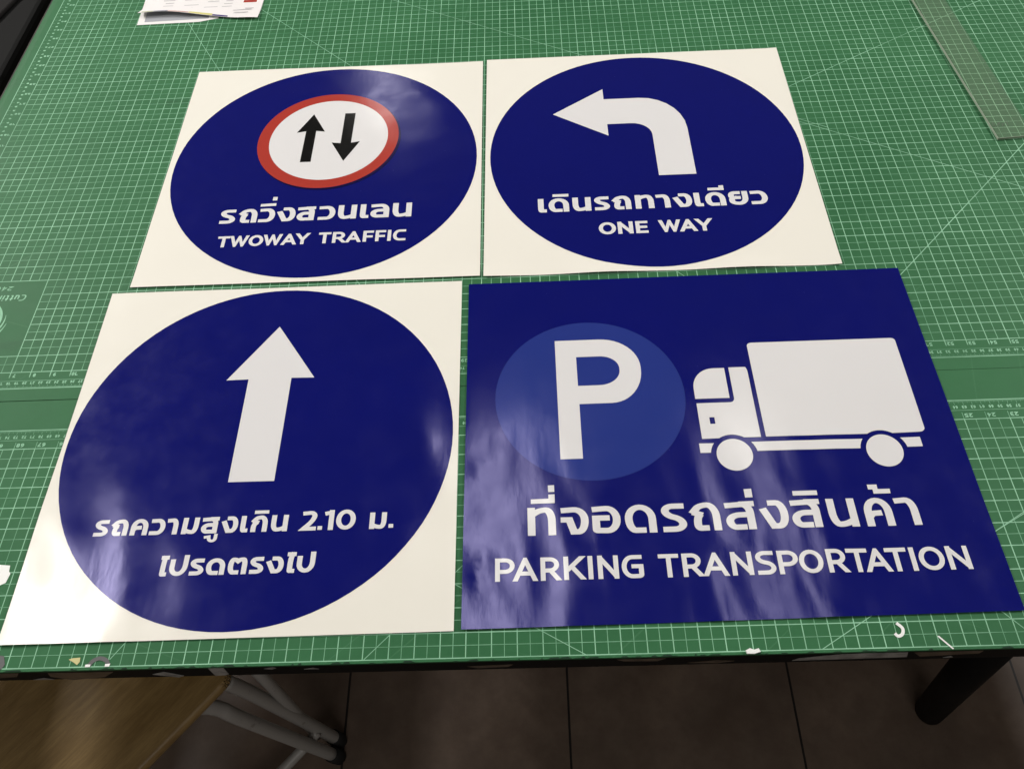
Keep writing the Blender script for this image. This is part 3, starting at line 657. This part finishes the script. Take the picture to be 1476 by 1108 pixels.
def scrap(name, label, pts, m, cat='scrap', z=.02, loops=None):
    bm = bmesh.new(); add_prism(bm, pts, .008, z); cx = sum(p[0] for p in pts) / len(pts); cy = sum(p[1] for p in pts) / len(pts)
    return tag(finish(name, bm, m, None, False, W(cx, cy, 0)), label, cat)
WHITE = mat('white_scrap', (.82, .82, .80), .5, .4); GREY = mat('grey_scrap', (.085, .085, .085), .5, .4); YEL = mat('yellow_scrap', (.55, .50, .22), .5, .4)
def band(P, w):
    L = []; R_ = []; P = [Vector(p) for p in P]
    for i, p in enumerate(P):
        d = (P[min(i + 1, len(P) - 1)] - P[max(i - 1, 0)]).normalized(); n_ = Vector((-d.y, d.x)) * w / 2; L.append(tuple(p + n_)); R_.append(tuple(p - n_))
    return L + R_[::-1]
scrap('vinyl_offcut', 'white hook shaped vinyl offcut on the mat below the parking sign', band(spline([(-30.40, .95), (-30.22, .74), (-30.28, .52), (-30.46, .44), (-30.56, .55)], 5), .12), WHITE)
gs = scrap('vinyl_offcut', 'dark grey arched vinyl offcut at the front edge below the straight arrow sign', band(spline([(-61.72, .05), (-61.60, .24), (-61.34, .33), (-61.06, .23), (-60.97, .05)], 5), .16), GREY)
bm = bmesh.new()
for q in ([(-61.86, .10), (-61.66, .10), (-61.66, .0), (-61.86, .0)], [(-61.08, .10), (-60.88, .12), (-60.9, .0), (-61.08, .0)]): add_quad(bm, q, .024)
finish('white_end', bm, WHITE, gs)
scrap('vinyl_offcut', 'small yellow vinyl offcut at the front edge of the mat', [(-62.59, .31), (-62.45, .36), (-62.15, .38), (-62.12, .22), (-62.2, .09), (-62.35, .19)], YEL)
scrap('vinyl_offcut', 'grey vinyl offcut on the front corner, cut by the left edge of the picture', [(-65.7, .58), (-65.24, .51), (-65.09, .17), (-65.19, -.02), (-65.75, -.02)], GREY)
scrap('vinyl_offcut', 'torn white vinyl offcut left of the straight arrow sign', [(-66.95, 4.38), (-66.26, 4.31), (-66.22, 4.05), (-66.13, 3.95), (-66.20, 3.55), (-66.41, 3.44), (-66.5, 3.2), (-67.0, 3.1)], WHITE)
scrap('thread_offcut', 'short white sliver at the front edge near the table leg', [(-29.0, .40), (-28.94, .42), (-28.52, -.08), (-28.58, -.10)], WHITE)
scrap('foil_offcut', 'crumpled pale scrap stuck on the front mat edge below the parking sign', [(-36.32, .02), (-36.15, .10), (-36.0, .04), (-35.82, .09), (-35.76, -.04), (-36.0, -.11), (-36.28, -.10)], WHITE, z=.09)
scrap('paper_offcut', 'white paper corner on the black box beyond the left mat edge', [(-79.75, 39.3), (-79.25, 39.8), (-79.3, 40.3), (-79.9, 40.1)], WHITE)

# ------------------------------------------------------------------ folding stool under the table
def wood_mat():
    m = mat('yellow_wood', (0.38, 0.23, 0.07), .38, .5); n, l, b = nodes(m)
    gr = noise_tex(m, 10, 6, .65, (1, 7, 1), (0, 0, -.866)); gr2 = noise_tex(m, 110, 5, .7, (.5, 6, 1), (0, 0, -.866))
    c = mixcol(m, ramp(m, gr, .3, .7, 0, 1), (0.20, 0.122, 0.042), (0.34, 0.225, 0.088)); c = mixcol(m, ramp(m, gr2, .45, .7, 0, .5), c, (0.15, 0.088, 0.034))
    l.new(c, b.inputs['Base Color']); return m
st = thing('folding_stool', 'folding stool with a yellow wooden seat and grey tube legs, half under the table', 'stool', W(-68, 0, -30))
e1 = Vector((-3.75, -4.4)).normalized(); e2 = Vector((-e1.y, e1.x)); e2 = e2 if e2.x < 0 else -e2
c0 = Vector((-60.35, 3.0)); c3_ = [c0, c0 + e1 * 13, c0 + e1 * 13 + e2 * 12, c0 + e2 * 12]
bm = bmesh.new(); add_prism(bm, [(p.x, p.y) for p in rounded([(c.x, c.y, .06) for c in c3_], True, 6)], -12.75, -12.0); bevel(bm, .28, 4)
seat = finish('seat', bm, wood_mat(), st, True)
GT = mat('grey_paint', (0.30, 0.285, 0.27), .4, .5); RUB = mat('black_rubber', (0.008, 0.008, 0.008), .7, .3)
nn, ll, bb = nodes(GT); ll.new(mixcol(GT, ramp(GT, noise_tex(GT, 40, 4, .7), .62, .72, 0, .8), (0.30, 0.285, 0.27), (0.10, 0.085, 0.07)), bb.inputs['Base Color'])
for path, foot in (([(-61.15, 2.95, -12.9), (-60.7, 3.15, -16), (-59.6, 3.3, -23), (-58.62, 3.42, -29.6)], True),
                   ([(-66.5, -1.9, -13.1), (-63.9, .6, -13.1), (-62.7, 1.7, -13.4), (-61.9, 2.0, -14.6), (-61.2, 1.95, -17), (-58.6, 2.35, -29.6)], True),
                   ([(-60.2, 4.1, -12.9), (-59.8, 3.7, -17), (-59.6, 3.3, -27.5)], False),
                   ([(-59.1, 3.1, -25.5), (-60.2, 2.0, -26.0), (-62.6, -.2, -26.6), (-66, -3, -27)], False)):
    bm = bmesh.new(); add_tube(bm, spline(path, 8), .42 if foot else .34, 18); lg = finish('leg' if foot else 'brace', bm, GT, st, True)
    if foot:
        a, b = Vector(path[-2]), Vector(path[-1]); d = (b - a).normalized()
        bm = bmesh.new(); add_tube(bm, [b - d * 1.0, b + d * .15, b + d * .35], .52, 18)
        org = Vector(st.location); f = finish('rubber_foot', bm, RUB, st, True); f.parent = lg
